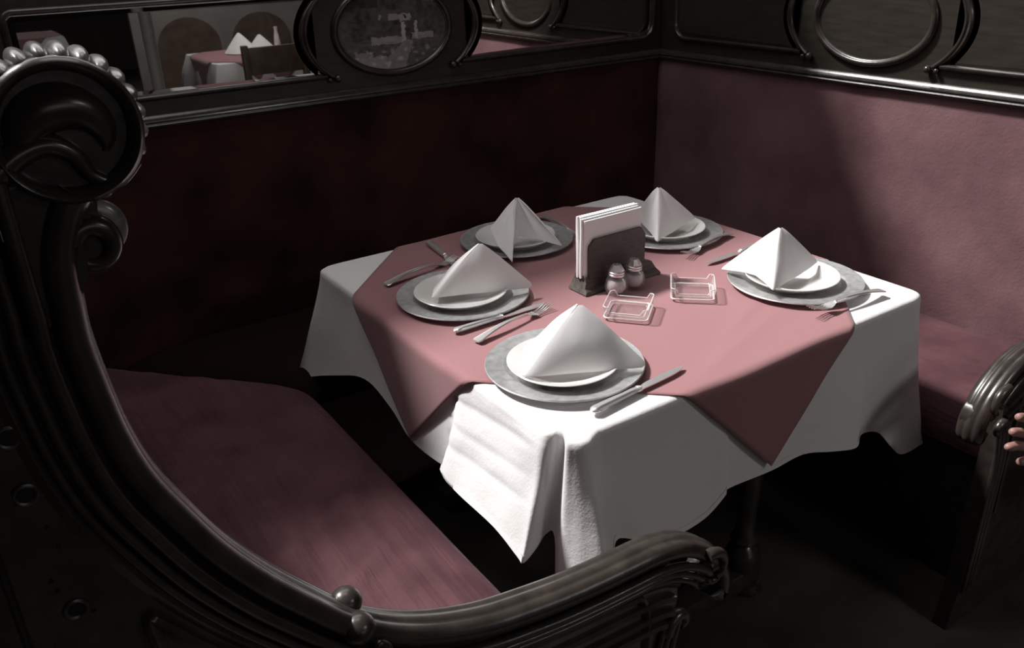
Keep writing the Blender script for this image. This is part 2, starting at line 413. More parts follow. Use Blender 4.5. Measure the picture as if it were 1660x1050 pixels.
# ------------------------------------------------------------------ booth benches
SIL = [(-1.096, 1.318), (-1.105, 1.305), (-1.114, 1.282), (-1.117, 1.263), (-1.118, 1.243), (-1.119, 1.216), (-1.116, 1.177), (-1.11, 1.128), (-1.099, 1.083), (-1.081, 1.04), (-1.054, .984), (-1.018, .927), (-.979, .876), (-.948, .838), (-.915, .806), (-.876, .779), (-.833, .757), (-.781, .738), (-.736, .728), (-.668, .717), (-.606, .711), (-.552, .708), (-.495, .704), (-.436, .686), (-.378, .644), (-.347, .592), (-.345, .548), (-.366, .531), (-.388, .552)]
def offset_path(P, d):
    P = [Vector(p) for p in P]; out = []
    for i, p in enumerate(P):
        t = tangent(P, i); out.append((p.x + t.y * d, p.y - t.x * d))
    return out
def bench(sx, label):
    root = empty('booth_bench', (sx * .82, .12, 0), label, 'bench')
    F = lambda x, z, d: (sx * x, -.71 - d, z)
    xa, xb = sorted((sx * -.60, sx * -1.08))
    boxo('seat_base', xa, xb, -.68, .50, .0, .38, 'wood', root)
    if sx > 0:
        boxo('backrest', -1.17, -1.120, -.66, .93, .40, 1.035, 'seat_velvet', root, .015)
    P = catmull(SIL, 5)
    # fluted top rail: three lobes across its width
    prof = []
    for k in range(25):
        d = -.027 + .054 * k / 24
        prof.append((.0005 + .013 * (1 - math.sqrt(max(0, 1 - (d / .0275) ** 2))) + .0022 * (1 - abs(math.cos(d / .054 * 3 * PI))), d))
    prof += [(.022, .027), (.028, .018), (.028, -.018), (.022, -.027)]
    bm = bmesh.new(); sweep2(bm, P, prof, F)
    rail = build('top_rail', bm, 'wood', root, 60)
    # mouldings below the rail
    L = len(P)
    vert = [Vector((-1.1185, 1.345)), Vector((-1.1185, 1.325)), Vector((-1.1185, 1.30)), Vector((-1.1185, 1.27))]
    cut = vert + P[20:int(L * .86)]
    for off, r, dd in ((.037, .0065, .026), (.052, .005, .022), (.064, .0042, .018)):
        q = offset_path(cut, off); q = [(x, z + 0) for x, z in q]
        bm = bmesh.new(); sweep2(bm, q, circ_prof(0, dd, r, r * 1.2, 10), F); build('rail_moulding', bm, 'wood', rail, 60)
    q = offset_path(vert + P[20:int(L * .84)], .074)
    bm = bmesh.new(); sweep2(bm, q, [(-.012, .0), (-.012, .012), (.0, .0155), (.011, .010), (.013, 0)], F); build('rail_moulding', bm, 'wood', rail, 40)
    # side panel
    lower = offset_path(P[8:int(L * .80)], .024)
    poly = [(x, z) for x, z in lower] + [(-.455, .625), (-.452, .585), (-.468, .50), (-.470, .40), (-.455, .12), (-.435, .0), (-1.32, .0), (-1.32, 1.30), (-1.14, 1.30)]
    bm = bmesh.new(); prism(bm, poly, F, -.022, .012)
    panel = build('side_panel', bm, 'wood', root, 30)
    # reeded post at the back
    post = None
    for k, (x0, x1, d) in enumerate(((-1.305, -1.272, .026), (-1.270, -1.256, .020), (-1.254, -1.232, .028), (-1.230, -1.206, .022))):
        bm = bmesh.new(); prism(bm, [(x0, 0), (x1, 0), (x1, 1.31), (x0, 1.31)], F, .0, d, .005)
        build('post_reed', bm, 'wood', panel, 30)
    for x, z, r in ((-1.188, .974, .0085), (-1.197, 1.097, .0085), (-1.196, 1.150, .0085)):
        bm = bmesh.new()
        ring = [(x + r * math.cos(2 * PI * k / 20), z + r * math.sin(2 * PI * k / 20)) for k in range(20)]
        sweep2(bm, ring, circ_prof(0, .012, .0022, .0022, 8), F, closed=True); build('bolt_ring', bm, 'wood', panel)
        bm = bmesh.new(); prism(bm, [(x + r * .85 * math.cos(2 * PI * k / 16), z + r * .85 * math.sin(2 * PI * k / 16)) for k in range(16)], F, .010, .0126); build('bolt_hole', bm, 'black', panel)
    for x, z in ((-1.190, 1.062), (-1.186, 1.040), (-1.199, 1.010), (-1.197, .998), (-1.176, .965)):
        bm = bmesh.new(); prism(bm, [(x + .0022 * math.cos(2 * PI * k / 10), z + .0022 * math.sin(2 * PI * k / 10)) for k in range(10)], F, .010, .0125); build('nail_hole', bm, 'black', panel)
    # sunk field of the side panel, its moulding rises to a point
    q = [(-1.10, .30), (-1.112, .60), (-1.122, .80), (-1.137, .925), (-1.128, .925), (-1.098, .880), (-1.055, .830), (-1.0, .775), (-.93, .722), (-.85, .683), (-.75, .655), (-.65, .640), (-.56, .630), (-.52, .610), (-.515, .50), (-.52, .30)]
    bm = bmesh.new(); sweep2(bm, catmull(q, 4), [(-.006, .010), (-.005, .018), (0, .020), (.005, .016), (.010, .010)], F); build('panel_moulding', bm, 'wood', panel, 50)
    # straight mouldings under the arm
    for dz in (.0, .028, .05):
        q = [(-.80, .640 - dz), (-.70, .622 - dz), (-.60, .612 - dz), (-.50, .604 - dz), (-.462, .592 - dz)]
        bm = bmesh.new(); sweep2(bm, catmull(q, 5), [(-.005, .010), (-.004, .020), (.003, .022), (.007, .010)], F); build('panel_moulding', bm, 'wood', panel, 50)
    # bracket volute below the arm
    sp = [(-.448 + (.004 + .022 * t) * math.cos(-1.2 + 4.6 * t), .535 + (.004 + .022 * t) * math.sin(-1.2 + 4.6 * t)) for t in [k / 24 for k in range(25)]]
    bm = bmesh.new(); tube(bm, [F(x, z, .016) for x, z in sp], [.007 + .004 * (k / 24) for k in range(25)], 10); build('bracket_volute', bm, 'wood', panel, 80)
    for k, x in enumerate((-.470, -.485, -.500)):
        q = [(x + .022, .545), (x + .010, .50), (x, .44), (x, .30), (x + .004, .10)]
        bm = bmesh.new(); sweep2(bm, catmull(q, 5), circ_prof(0, .014, .006, .007, 8), F); build('bracket_reed', bm, 'wood', panel, 80)
    # inner curls of the arm end
    for (c0, c1, r0, r1, dd, t1) in ((-.385, .585, .030, .010, .004, 3.7), (-.392, .600, .020, .006, .020, 4.2), (-.400, .615, .040, .016, .028, 2.4)):
        pts = []
        for k in range(29):
            t = k / 28; a = 1.9 - t * t1 * 1.15; r = r0 + (r1 - r0) * t
            pts.append(F(c0 + r * math.cos(a), c1 + r * math.sin(a), dd))
        bm = bmesh.new(); tube(bm, pts, [.010 * (1 - .5 * k / 28) for k in range(29)], 10); build('arm_curl', bm, 'wood', rail, 80)
    bm = bmesh.new(); prism(bm, [(-.378 + .030 * math.cos(2 * PI * k / 28), .588 + .034 * math.sin(2 * PI * k / 28)) for k in range(28)] , F, -.020, .004, .004); build('arm_boss', bm, 'wood', rail, 40)
    # two balls and carved leaf curls on the rail
    for x, z, d, r in ((-.944, .827, -.014, .0182), (-.946, .817, .020, .0190)):
        bm = bmesh.new(); sphere(bm, F(x, z, d), r, sz=.95); build('ball', bm, 'wood', rail)
    for pts in ([(-.955, .770), (-.940, .788), (-.928, .780), (-.930, .762), (-.948, .752)], [(-.975, .775), (-.985, .79), (-.978, .805), (-.965, .80), (-.966, .78), (-.985, .760), (-1.01, .76)],
                [(-.905, .750), (-.902, .772), (-.912, .785), (-.922, .776)], [(-.90, .740), (-.885, .752), (-.876, .742), (-.885, .73)]):
        q = catmull(pts, 6); bm = bmesh.new(); tube(bm, [F(p.x - .018, p.y + .012, .034) for p in q], [.0062 - .003 * k / len(q) for k in range(len(q))], 10); build('leaf_curl', bm, 'wood', rail, 80)
    # great scroll at the top of the back
    cx, cz = -1.105, 1.372
    bm = bmesh.new(); prism(bm, [(cx + .049 * math.cos(2 * PI * k / 56), cz + .049 * math.sin(2 * PI * k / 56)) for k in range(56)], F, -.030, .016)
    scroll = build('scroll', bm, 'wood', root, 40)
    rim = [(cx + .0465 * math.cos(2 * PI * k / 64), cz + .0465 * math.sin(2 * PI * k / 64)) for k in range(64)][::-1]
    bm = bmesh.new(); sweep2(bm, rim, [(-.0040, .010), (-.0042, .027), (-.001, .030), (.003, .028), (.006, .016)], F, closed=True); build('scroll_rim', bm, 'wood', scroll, 60)
    # volute: a fat swelling horn that curls inside the rim, and a thinner one below it
    q = []; R = []
    for k in range(50):
        t = k / 49; a = 3.25 - t * 3.75; r = .0235 - .003 * math.sin(PI * t) + .002 * t
        q.append(F(cx - .002 + r * math.cos(a) * 1.12, cz - .006 + r * 1.05 * math.sin(a), .014)); R.append(.0035 + .0155 * math.sin(PI * min(1, .10 + t * .92)) ** .7 * (1 - .25 * t))
    bm = bmesh.new(); tube(bm, q, R, 20, flat=1.0); build('volute', bm, 'wood', scroll, 80)
    q = catmull([(-1.175, 1.322), (-1.158, 1.345), (-1.138, 1.360), (-1.118, 1.364), (-1.103, 1.354), (-1.095, 1.338), (-1.078, 1.330), (-1.062, 1.342)], 6)
    bm = bmesh.new(); tube(bm, [F(p.x, p.y, .016) for p in q], [.016 - .0125 * k / len(q) for k in range(len(q))], 14, flat=.8); build('volute', bm, 'wood', scroll, 80)
    # gadrooned lobes round the scroll
    N = 24
    for k in range(N):
        a = 2 * PI * (k + .3) / N
        if -2.4 < ((a + PI) % (2 * PI)) - PI < -1.5: continue
        bm = bmesh.new(); sphere(bm, (0, 0, 0), 1, seg=16, rings=10)
        for v in bm.verts:
            r_, t_, y_ = v.co.x * .0105, v.co.z * .0076, v.co.y * .028
            v.co = Vector(F(cx + (.0485 + r_) * math.cos(a) - t_ * math.sin(a), cz + (.0485 + r_) * math.sin(a) + t_ * math.cos(a), .0 - y_ - .006))
        build('lobe', bm, 'wood_sun_tint', scroll, 80)
    # neck between the two scrolls and the small scroll
    bm = bmesh.new(); prism(bm, [(-1.165, 1.225), (-1.128, 1.225), (-1.116, 1.262), (-1.098, 1.300), (-1.095, 1.318), (-1.100, 1.335), (-1.165, 1.345)], F, -.024, .018, .006); build('neck', bm, 'wood', root, 40)
    sx_, sz_ = -1.1055, 1.2865
    bm = bmesh.new(); prism(bm, [(sx_ + .0215 * math.cos(2 * PI * k / 40), sz_ + .0235 * math.sin(2 * PI * k / 40)) for k in range(40)], F, -.026, .014, .006)
    small = build('small_scroll', bm, 'wood', root, 50)
    bm = bmesh.new(); tube(bm, [F(sx_ + .0135 * math.cos(a), sz_ - .001 + .0150 * math.sin(a), .013) for a in [2.9 - 5.6 * k / 36 for k in range(37)]], [.0095 - .0055 * (k / 36) ** 1.5 for k in range(37)], 14); build('small_volute', bm, 'wood', small, 80)
    # highlight painted by a pale crest on the upper edge of the small scroll
    bm = bmesh.new(); tube(bm, [F(sx_ + .0205 * math.cos(a), sz_ + .0225 * math.sin(a), -.004) for a in [1.75 - 2.3 * k / 20 for k in range(21)]], [.0015 + .0035 * math.sin(PI * k / 20) for k in range(21)], 12, flat=2.2); build('crest_glint', bm, 'wood_sun_tint', small, 80)
    return root
bench(1, 'nearest booth bench, its carved end sweeping from a tall scroll down to a curled arm')
bench(-1, 'booth bench under the right wall, only its curled dark arm end in view')
wb = empty('booth_bench', (0, .7, 0), 'dark booth bench along the mirrored wall behind the table', 'bench')
boxo('seat_base', -1.07, 1.05, .54, .94, 0, .38, 'wood', wb)
boxo('front_apron', -.62, .62, .505, .538, .03, .378, 'velvet', wb, .01)

def cushion(c00, c10, c11, c01, label, along):
    """padded seat; corners in the order front-left, front-right, back-right, back-left"""
    bm = bmesh.new(); nu, nv = 60, 110
    C = [Vector(c) for c in (c00, c10, c11, c01)]
    def mp(u, v):
        if along == 'x':
            y = C[0].y + (C[2].y - C[0].y) * v; xl = -.565 - (y - .485) * .885; xr = .565 + (y - .485) * .885
            return Vector((xl + (xr - xl) * u, y))
        x = C[0].x + (C[1].x - C[0].x) * u
        ye = min(.94, .47 + 1.13 * (abs(x) - .562))
        return Vector((x, C[0].y + (ye - C[0].y) * v))
    top = {}
    def ease(t): return .5 - .5 * math.cos(PI * t) if True else t
    for i in range(nu + 1):
        for j in range(nv + 1):
            u = i / nu; v = j / nv
            u = u * .5 + ease(u) * .5; v = v * .35 + ease(v) * .65
            a = abs(2 * u - 1); b = abs(2 * v - 1)
            h = (1 - a ** 9) ** .5 * (1 - b ** 22) ** .5
            p = mp(u, v)
            z = .385 + .083 * h + .012 * (1 - a * a) * (1 - b ** 4)
            if along == 'y':
                wr = .006 * noise.noise(Vector((p.x * 22, p.y * 2.2, 0))) + .004 * max(0, noise.noise(Vector((p.x * 40 + 3 * p.y, p.y * 3, 4)))) + .003 * noise.noise(Vector((p.x * 6, p.y * 9, 8)))
                # long creases in the sunlit half
                for cxr, sl, w_ in ((-.66, .10, .006), (-.715, .16, .007), (-.78, .05, .008), (-.845, .18, .009)):
                    dd = p.x - (cxr + sl * (p.y + .25) + .012 * math.sin(p.y * 9))
                    wr += .0050 * math.exp(-(dd / w_) ** 2) * max(0, min(1, (.25 - p.y) * 3))
                for cy_, s2 in ((-.50, .35), (-.30, .6), (-.13, .7)):
                    dd = p.y - (cy_ + s2 * (p.x + .8))
                    wr += .0050 * math.exp(-(dd / .016) ** 2) * max(0, min(1, (-.66 - p.x) * 12 + .3))
                z += wr * h
            else: z += .003 * noise.noise(Vector((p.x * 5, p.y * 10, 2))) * h
            top[i, j] = bm.verts.new((p.x, p.y, z))
    for i in range(nu):
        for j in range(nv): bm.faces.new((top[i, j], top[i + 1, j], top[i + 1, j + 1], top[i, j + 1]))
    edge = [e for e in bm.edges if e.is_boundary]
    g = bmesh.ops.extrude_edge_only(bm, edges=edge)
    for v in g['geom']:
        if isinstance(v, bmesh.types.BMVert): v.co.z = .382
    o = build('seat_cushion', bm, 'shade_painted_velvet' if along == 'x' else 'seat_velvet', None, 60); tag(o, label, 'cushion'); return o
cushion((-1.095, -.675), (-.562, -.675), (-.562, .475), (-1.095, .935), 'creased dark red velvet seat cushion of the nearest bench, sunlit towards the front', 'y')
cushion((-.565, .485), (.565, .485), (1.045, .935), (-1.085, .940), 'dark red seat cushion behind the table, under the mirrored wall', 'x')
cushion((.562, -.675), (1.045, -.675), (1.045, .925), (.562, .475), 'red velvet seat cushion right of the table, below the sunlit wall', 'y2')

# ------------------------------------------------------------------ dining table
def trestle(cx, cy, half, label, group=None, parts=True):
    t = empty('dining_table', (cx, cy, 0), label, 'table', group)
    boxo('tabletop', cx - half, cx + half, cy - half, cy + half, .718, .746, 'chairwood', t, .004)
    for sy in (-1, 1):
        y = cy + sy * half * .77
        boxo('foot_rail', cx - half * .62, cx + half * .40, y - .032, y + .032, .03, .085, 'wood', t, .008)
        for sx_ in (-1, 1):
            x = cx + sx_ * half * .30 + .015
            bm = bmesh.new()
            lathe(bm, [(0, .08), (.040, .08), (.042, .12), (.036, .135), (.022, .15), (.034, .165), (.024, .185), (.022, .24), (.031, .38), (.030, .52), (.021, .60), (.034, .63), (.034, .718), (0, .718)], 20, x, y)
            build('leg', bm, 'wood', t)
            bm = bmesh.new(); lathe(bm, [(0, 0), (.036, 0), (.042, .012), (.036, .03), (0, .03)], 12, x + sx_ * .02, y); build('foot', bm, 'wood', t)
    return t
trestle(0, 0, .462, 'trestle dining table with dark turned legs under the white cloth')

# white cloth: columns (top point, hem point), anticlockwise seen from above
COLS = [((-.5, .47), (-.550, .560, .430)), ((-.5, .40), (-.525, .388, .505)), ((-.5, .26), (-.518, .22, .565)), ((-.5, .14), (-.515, .10, .545)), ((-.5, .05), (-.510, .022, .500)),
        ((-.5, -.09), (-.512, -.10, .510)), ((-.5, -.165), (-.520, -.160, .535)), ((-.5, -.20), (-.552, -.185, .556)), ((-.5, -.26), (-.558, -.249, .547)), ((-.5, -.36), (-.560, -.384, .551)),
        ((-.5, -.425), (-.562, -.460, .538)), ((-.499, -.450), (-.560, -.475, .533)), ((-.490, -.460), (-.530, -.470, .545)), ((-.478, -.464), (-.503, -.462, .558)), ((-.470, -.472), (-.496, -.476, .556)),
        ((-.484, -.492), (-.512, -.500, .430)), ((-.477, -.504), (-.506, -.530, .420)), ((-.465, -.513), (-.497, -.562, .420)), ((-.450, -.514), (-.470, -.602, .440)), ((-.438, -.508), (-.438, -.575, .470)), ((-.420, -.500), (-.408, -.530, .498)),
        ((-.405, -.500), (-.382, -.507, .518)), ((-.35, -.5), (-.327, -.512, .492)), ((-.27, -.5), (-.255, -.517, .469)), ((-.18, -.5), (-.176, -.518, .474)), ((-.125, -.5), (-.122, -.517, .503)),
        ((-.105, -.5), (-.101, -.507, .505)), ((.0, -.5), (.017, -.510, .498)), ((.10, -.5), (.111, -.512, .500)), ((.19, -.5), (.202, -.520, .475)), ((.26, -.5), (.285, -.520, .452)),
        ((.30, -.5), (.325, -.503, .462)), ((.36, -.5), (.385, -.505, .445)), ((.42, -.5), (.425, -.518, .400)), ((.455, -.5), (.455, -.530, .372)), ((.485, -.492), (.540, -.520, .355)), ((.497, -.475), (.590, -.500, .345)),
        ((.5, -.44), (.560, -.44, .42)), ((.5, -.3), (.520, -.3, .49)), ((.5, .0), (.516, .0, .50)), ((.5, .3), (.525, .3, .48)), ((.5, .45), (.56, .52, .40)), ((.488, .488), (.60, .60, .34)), ((.45, .5), (.52, .56, .40)),
        ((.3, .5), (.3, .525, .49)), ((0, .5), (0, .515, .50)), ((-.3, .5), (-.3, .525, .49)), ((-.45, .5), (-.52, .56, .42)), ((-.488, .488), (-.575, .60, .38))]
def cloth_skirt(cols, sub=6, rows=34, ztop=.751, name='tablecloth', m='white', thick=.0014, rim=.014):
    T = catmull([(a[0], a[1], ztop) for a, b in cols], sub, True); H = catmull([b for a, b in cols], sub, True)
    bm = bmesh.new(); G = []
    n = len(T)
    for i in range(n):
        t, h = T[i], H[i]
        cdir = Vector((t.x, t.y, 0)); c = Vector((t.x - (1 if t.x > 0 else -1) * 0, t.y, 0))
        # inward direction of the table edge at this point
        ax, ay = abs(t.x) / .5, abs(t.y) / .5
        k = 14
        iv = Vector((-math.copysign(ax ** k, t.x), -math.copysign(ay ** k, t.y), 0)).normalized()
        col = [t + iv * rim, t + iv * rim * .45 + Vector((0, 0, -rim * .10)), t + iv * rim * .12 + Vector((0, 0, -rim * .40)), t + Vector((0, 0, -rim))]
        s = Vector((t.x, t.y, ztop - rim))
        for r in range(1, rows + 1):
            f = r / rows
            p = s + Vector(((h.x - s.x) * f ** 1.15, (h.y - s.y) * f ** 1.15, (h.z - s.z) * f))
            nn = noise.noise(Vector((p.x * 7, p.y * 7, p.z * 3))) * .004 * math.sin(PI * min(1, f * 1.2)) 
            if t.x < -.49 and -.46 < t.y < -.15:
                zz = p.z + .10 * (t.y + .3)
                fd = max(0, min(1, (t.y + .44) / .05))
                for z_, a_ in ((.705, .0030), (.655, .0022), (.615, .0026)):
                    nn -= fd * a_ * math.exp(-((zz - z_) / .007) ** 2)
                nn += .004 * noise.noise(Vector((p.y * 16, p.z * 16, 6)))
            p -= iv * nn
            col.append(p)
        G.append([bm.verts.new(p) for p in col])
    for i in range(n):
        a, b = G[i], G[(i + 1) % n]
        for j in range(len(a) - 1): bm.faces.new((a[j], a[j + 1], b[j + 1], b[j]))
    # flat top, a fan of rings towards the middle
    prev = [g[0] for g in G]
    for q in (.9, .7, .4):
        ring = [bm.verts.new((v.co.x * q, v.co.y * q, ztop)) for v in [g[0] for g in G]]
        for i in range(n): bm.faces.new((prev[i], prev[(i + 1) % n], ring[(i + 1) % n], ring[i]))
        prev = ring
    bm.faces.new(prev)
    # hem: a narrow doubled band standing a hair proud of the cloth
    o = build(name, bm, m, None, 60)
    md = o.modifiers.new('thickness', 'SOLIDIFY'); md.thickness = thick; md.offset = -1
    # hem strip
    bm = bmesh.new(); A = []
    for g_ in range(n):
        t, h = T[g_], H[g_]
        s = Vector((t.x, t.y, ztop - rim)); d = (s - h).normalized()
        ax, ay = abs(t.x) / .5, abs(t.y) / .5
        iv = Vector((-math.copysign(ax ** 40, t.x), -math.copysign(ay ** 40, t.y), 0)).normalized()
        f = 1 - .012 / max(.05, (s - h).length)
        p = s + Vector(((h.x - s.x) * f ** 1.15, (h.y - s.y) * f ** 1.15, (h.z - s.z) * f))
        A.append((bm.verts.new(p - iv * .0010), bm.verts.new(h - iv * .0014), bm.verts.new(h - iv * .0001 - Vector((0, 0, .0006)))))
    for i in range(n):
        a, b = A[i], A[(i + 1) % n]
        bm.faces.new((a[0], a[1], b[1], b[0])); bm.faces.new((a[1], a[2], b[2], b[1]))
    build('hem', bm, m, o, 60)
    return o
cl = cloth_skirt(COLS)
tag(cl, 'white tablecloth with a deep fold at its near corner, draped over the booth table', 'tablecloth')

# pink overlay: a square laid diagonally, four corners hanging
def overlay(cx, cy, half, hd, ztop, name, label, parent_thing=None, creases=True, push=.012, res=110):
    bm = bmesh.new(); N = res; V = {}
    for i in range(N + 1):
        for j in range(N + 1):
            a = (i / N * 2 - 1); b = (j / N * 2 - 1)
            x = (a + b) * .5 * hd; y = (a - b) * .5 * hd + (.018 if creases else 0)
            ox, oy = abs(x) - half, abs(y) - half
            z = ztop; X, Y = x, y
            if ox > 0 and ox >= oy:
                r = .014; sg = math.copysign(1, x)
                if ox < r * PI / 2: th = ox / r; X = sg * (half - .002 + (r - .0) * math.sin(th)); z = ztop - r * (1 - math.cos(th))
                else: dn = ox - r * PI / 2; X = sg * (half - .002 + r + push * dn * 1.2); z = ztop - r - dn
                if creases: X += sg * .004 * noise.noise(Vector((Y * 8, z * 5, 2)))
            elif oy > 0:
                r = .014; sg = math.copysign(1, y)
                if oy < r * PI / 2: th = oy / r; Y = sg * (half - .002 + r * math.sin(th)); z = ztop - r * (1 - math.cos(th))
                else: dn = oy - r * PI / 2; Y = sg * (half - .002 + r + (.05 if creases else push) * dn); z = ztop - r - dn
                if creases: Y += sg * .004 * noise.noise(Vector((X * 8, z * 5, 2)))
            elif creases:
                k = 0
                # pressed fold lines and soft ridges
                for (px, py, dx, dy, hgt, wd) in ((.02, 0, .7, .72, .0009, .004), (0, .02, .7, -.72, .0009, .004), (.0, -.42, .95, .30, .0022, .018), (.10, -.34, .9, .42, .0018, .015)):
                    dd = (x - px) * dy - (y - py) * dx
                    al = (x - px) * dx + (y - py) * dy
                    z += hgt * math.exp(-(dd / wd) ** 2) * (1 if hgt < .001 else max(0, 1 - (al / .22) ** 2))
                z += .0006 * (1 + noise.noise(Vector((x * 9, y * 9, 0))))
            V[i, j] = bm.verts.new((cx + X, cy + Y, z))
    for i in range(N):
        for j in range(N): bm.faces.new((V[i, j], V[i + 1, j], V[i + 1, j + 1], V[i, j + 1]))
    o = build(name, bm, 'pink', None, 60)
    md = o.modifiers.new('thickness', 'SOLIDIFY'); md.thickness = .0012; md.offset = -1 if creases else 0
    # stitched hem as a raised cord along the edge
    bm = bmesh.new()
    tag(o, label, 'table overlay'); return o
overlay(0, 0, .5, .758, .7535, 'overlay_cloth', 'dusty pink square cloth laid diagonally over the white tablecloth')

# ------------------------------------------------------------------ place settings
ZT = .7565
def charger(x, y, label):
    root = empty('charger_plate', (x, y, ZT), label, 'charger plate')
    bm = bmesh.new()
    lathe(bm, [(0, ZT), (.095, ZT), (.103, ZT + .001), (.112, ZT + .006), (.146, ZT + .0085), (.1475, ZT + .0105), (.146, ZT + .0125), (.142, ZT + .0118), (.1135, ZT + .0095), (.1085, ZT + .0085), (.103, ZT + .004), (.096, ZT + .0025), (0, ZT + .0025)], 96, x, y)
    o = build('plate_body', bm, 'pewter', root, 50)
    return root
def plate(x, y, label):
    z = ZT + .0028
    bm = bmesh.new()
    lathe(bm, [(0, z + .0005), (.058, z + .0005), (.060, z), (.064, z), (.066, z + .003), (.085, z + .013), (.1015, z + .0225), (.1025, z + .0245), (.1010, z + .0255), (.084, z + .0180), (.070, z + .0130), (.062, z + .0115), (0, z + .0110)], 96, x, y)
    o = build('side_plate', bm, 'china', None, 50); tag(o, label, 'plate'); return o
SET = {'front': (-.338, -.298), 'left': (-.316, .100), 'back': (-.014, .330), 'far': (.325, .133), 'right': (.314, -.291)}
W = {'front': 'at the near corner of the table', 'left': 'at the left corner of the table', 'back': 'on the mirror side of the table', 'far': 'at the far corner, behind the paper napkin holder', 'right': 'at the right corner of the table'}
PL = {'front': (-.352, -.312), 'left': (-.328, .088), 'back': (-.025, .318), 'far': (.318, .128), 'right': (.300, -.292)}
for k in SET:
    charger(*SET[k], 'round pewter charger plate ' + W[k])
    plate(*PL[k], 'white china plate under a folded napkin ' + W[k])

def napkin(P, base, label, bulge=.006, th=.0035, sharp=()):
    """standing folded napkin: cloth falls from the apex P to a bent base line"""
    P = Vector(P); B = [Vector(b) for b in base]
    pts = []
    n = 14
    for i in range(len(B) - 1):
        for k in range(n): pts.append((B[i].lerp(B[i + 1], k / n), i, k / n))
    pts.append((B[-1], len(B) - 2, 1))
    C = sum(B, Vector()) / len(B)
    # round the bends a little
    Q = [p[0].copy() for p in pts]
    for it in range(2):
        Q = [Q[0]] + [(Q[i - 1] + 2 * Q[i] + Q[i + 1]) / 4 for i in range(1, len(Q) - 1)] + [Q[-1]]
    bm = bmesh.new(); rows = 22; G = []
    N = len(Q)
    for i, q in enumerate(Q):
        t = tangent(Q, i); nrm = Vector((t.y, -t.x, 0))
        if nrm.dot(q - C) < 0: nrm = -nrm
        fr = pts[i][2]; col = []
        for r in range(rows + 1):
            v = r / rows
            vv = .035 + .965 * v
            p = P.lerp(q, vv)
            p.z -= .004 * (1 - v) ** 6
            p += nrm * bulge * math.sin(PI * fr) * math.sin(PI * v) * (1 if pts[i][1] % 2 == 0 else .6)
            p.z -= .006 * math.sin(PI * fr) * v ** 3 if pts[i][1] in sharp else 0
            p += nrm * .0025 * noise.noise(Vector((p.x * 25, p.y * 25, p.z * 14)))
            col.append(bm.verts.new(p))
        G.append(col)
    for i in range(N - 1):
        for r in range(rows): bm.faces.new((G[i][r], G[i][r + 1], G[i + 1][r + 1], G[i + 1][r]))
    # round off the two free corners: pull outer edge vertices inwards near the foot
    for side in (0, N - 1):
        inner = 1 if side == 0 else N - 2
        for r in range(rows + 1):
            v = r / rows
            k = max(0, (v - .86) / .14)
            G[side][r].co = G[side][r].co.lerp(G[inner][max(0, r - 1)].co, .55 * k * k)
    o = build('folded_napkin', bm, 'napkin', None, 70)
    md = o.modifiers.new('thickness', 'SOLIDIFY'); md.thickness = th; md.offset = -1
    mb = o.modifiers.new('round', 'BEVEL'); mb.width = th * .42; mb.segments = 3; mb.limit_method = 'ANGLE'; mb.angle_limit = math.radians(60)
    tag(o, label, 'napkin'); return o
napkin((-.323, -.324, .893), [(-.240, -.421, .777), (-.455, -.330, .787), (-.415, -.285, .787), (-.386, -.242, .787)], 'white linen napkin folded to a peak on the nearest plate, sharply lit from the left', .008)
napkin((-.284, .068, .892), [(-.184, .004, .778), (-.408, .076, .787), (-.375, .120, .787), (-.338, .160, .787)], 'white linen napkin folded to a peak on the left plate', .007)
napkin((-.023, .312, .887), [(.026, .182, .776), (-.010, .235, .786), (-.040, .283, .790), (-.095, .225, .785), (-.138, .165, .777), (-.135, .235, .80), (-.112, .302, .822)], 'white linen napkin with a tall centre fold on the mirror side of the table', .006)
napkin((.300, .140, .892), [(.400, .102, .794), (.310, .078, .786), (.222, .056, .778), (.255, .130, .788), (.300, .235, .790)], 'white linen napkin peak at the far corner of the table', .006)
napkin((.286, -.259, .891), [(.394, -.291, .788), (.290, -.318, .788), (.182, -.338, .788), (.200, -.300, .789), (.216, -.262, .790), (.213, -.215, .785), (.208, -.166, .777)], 'bright sunlit napkin peak with a crisp centre fold on the right plate', .005)

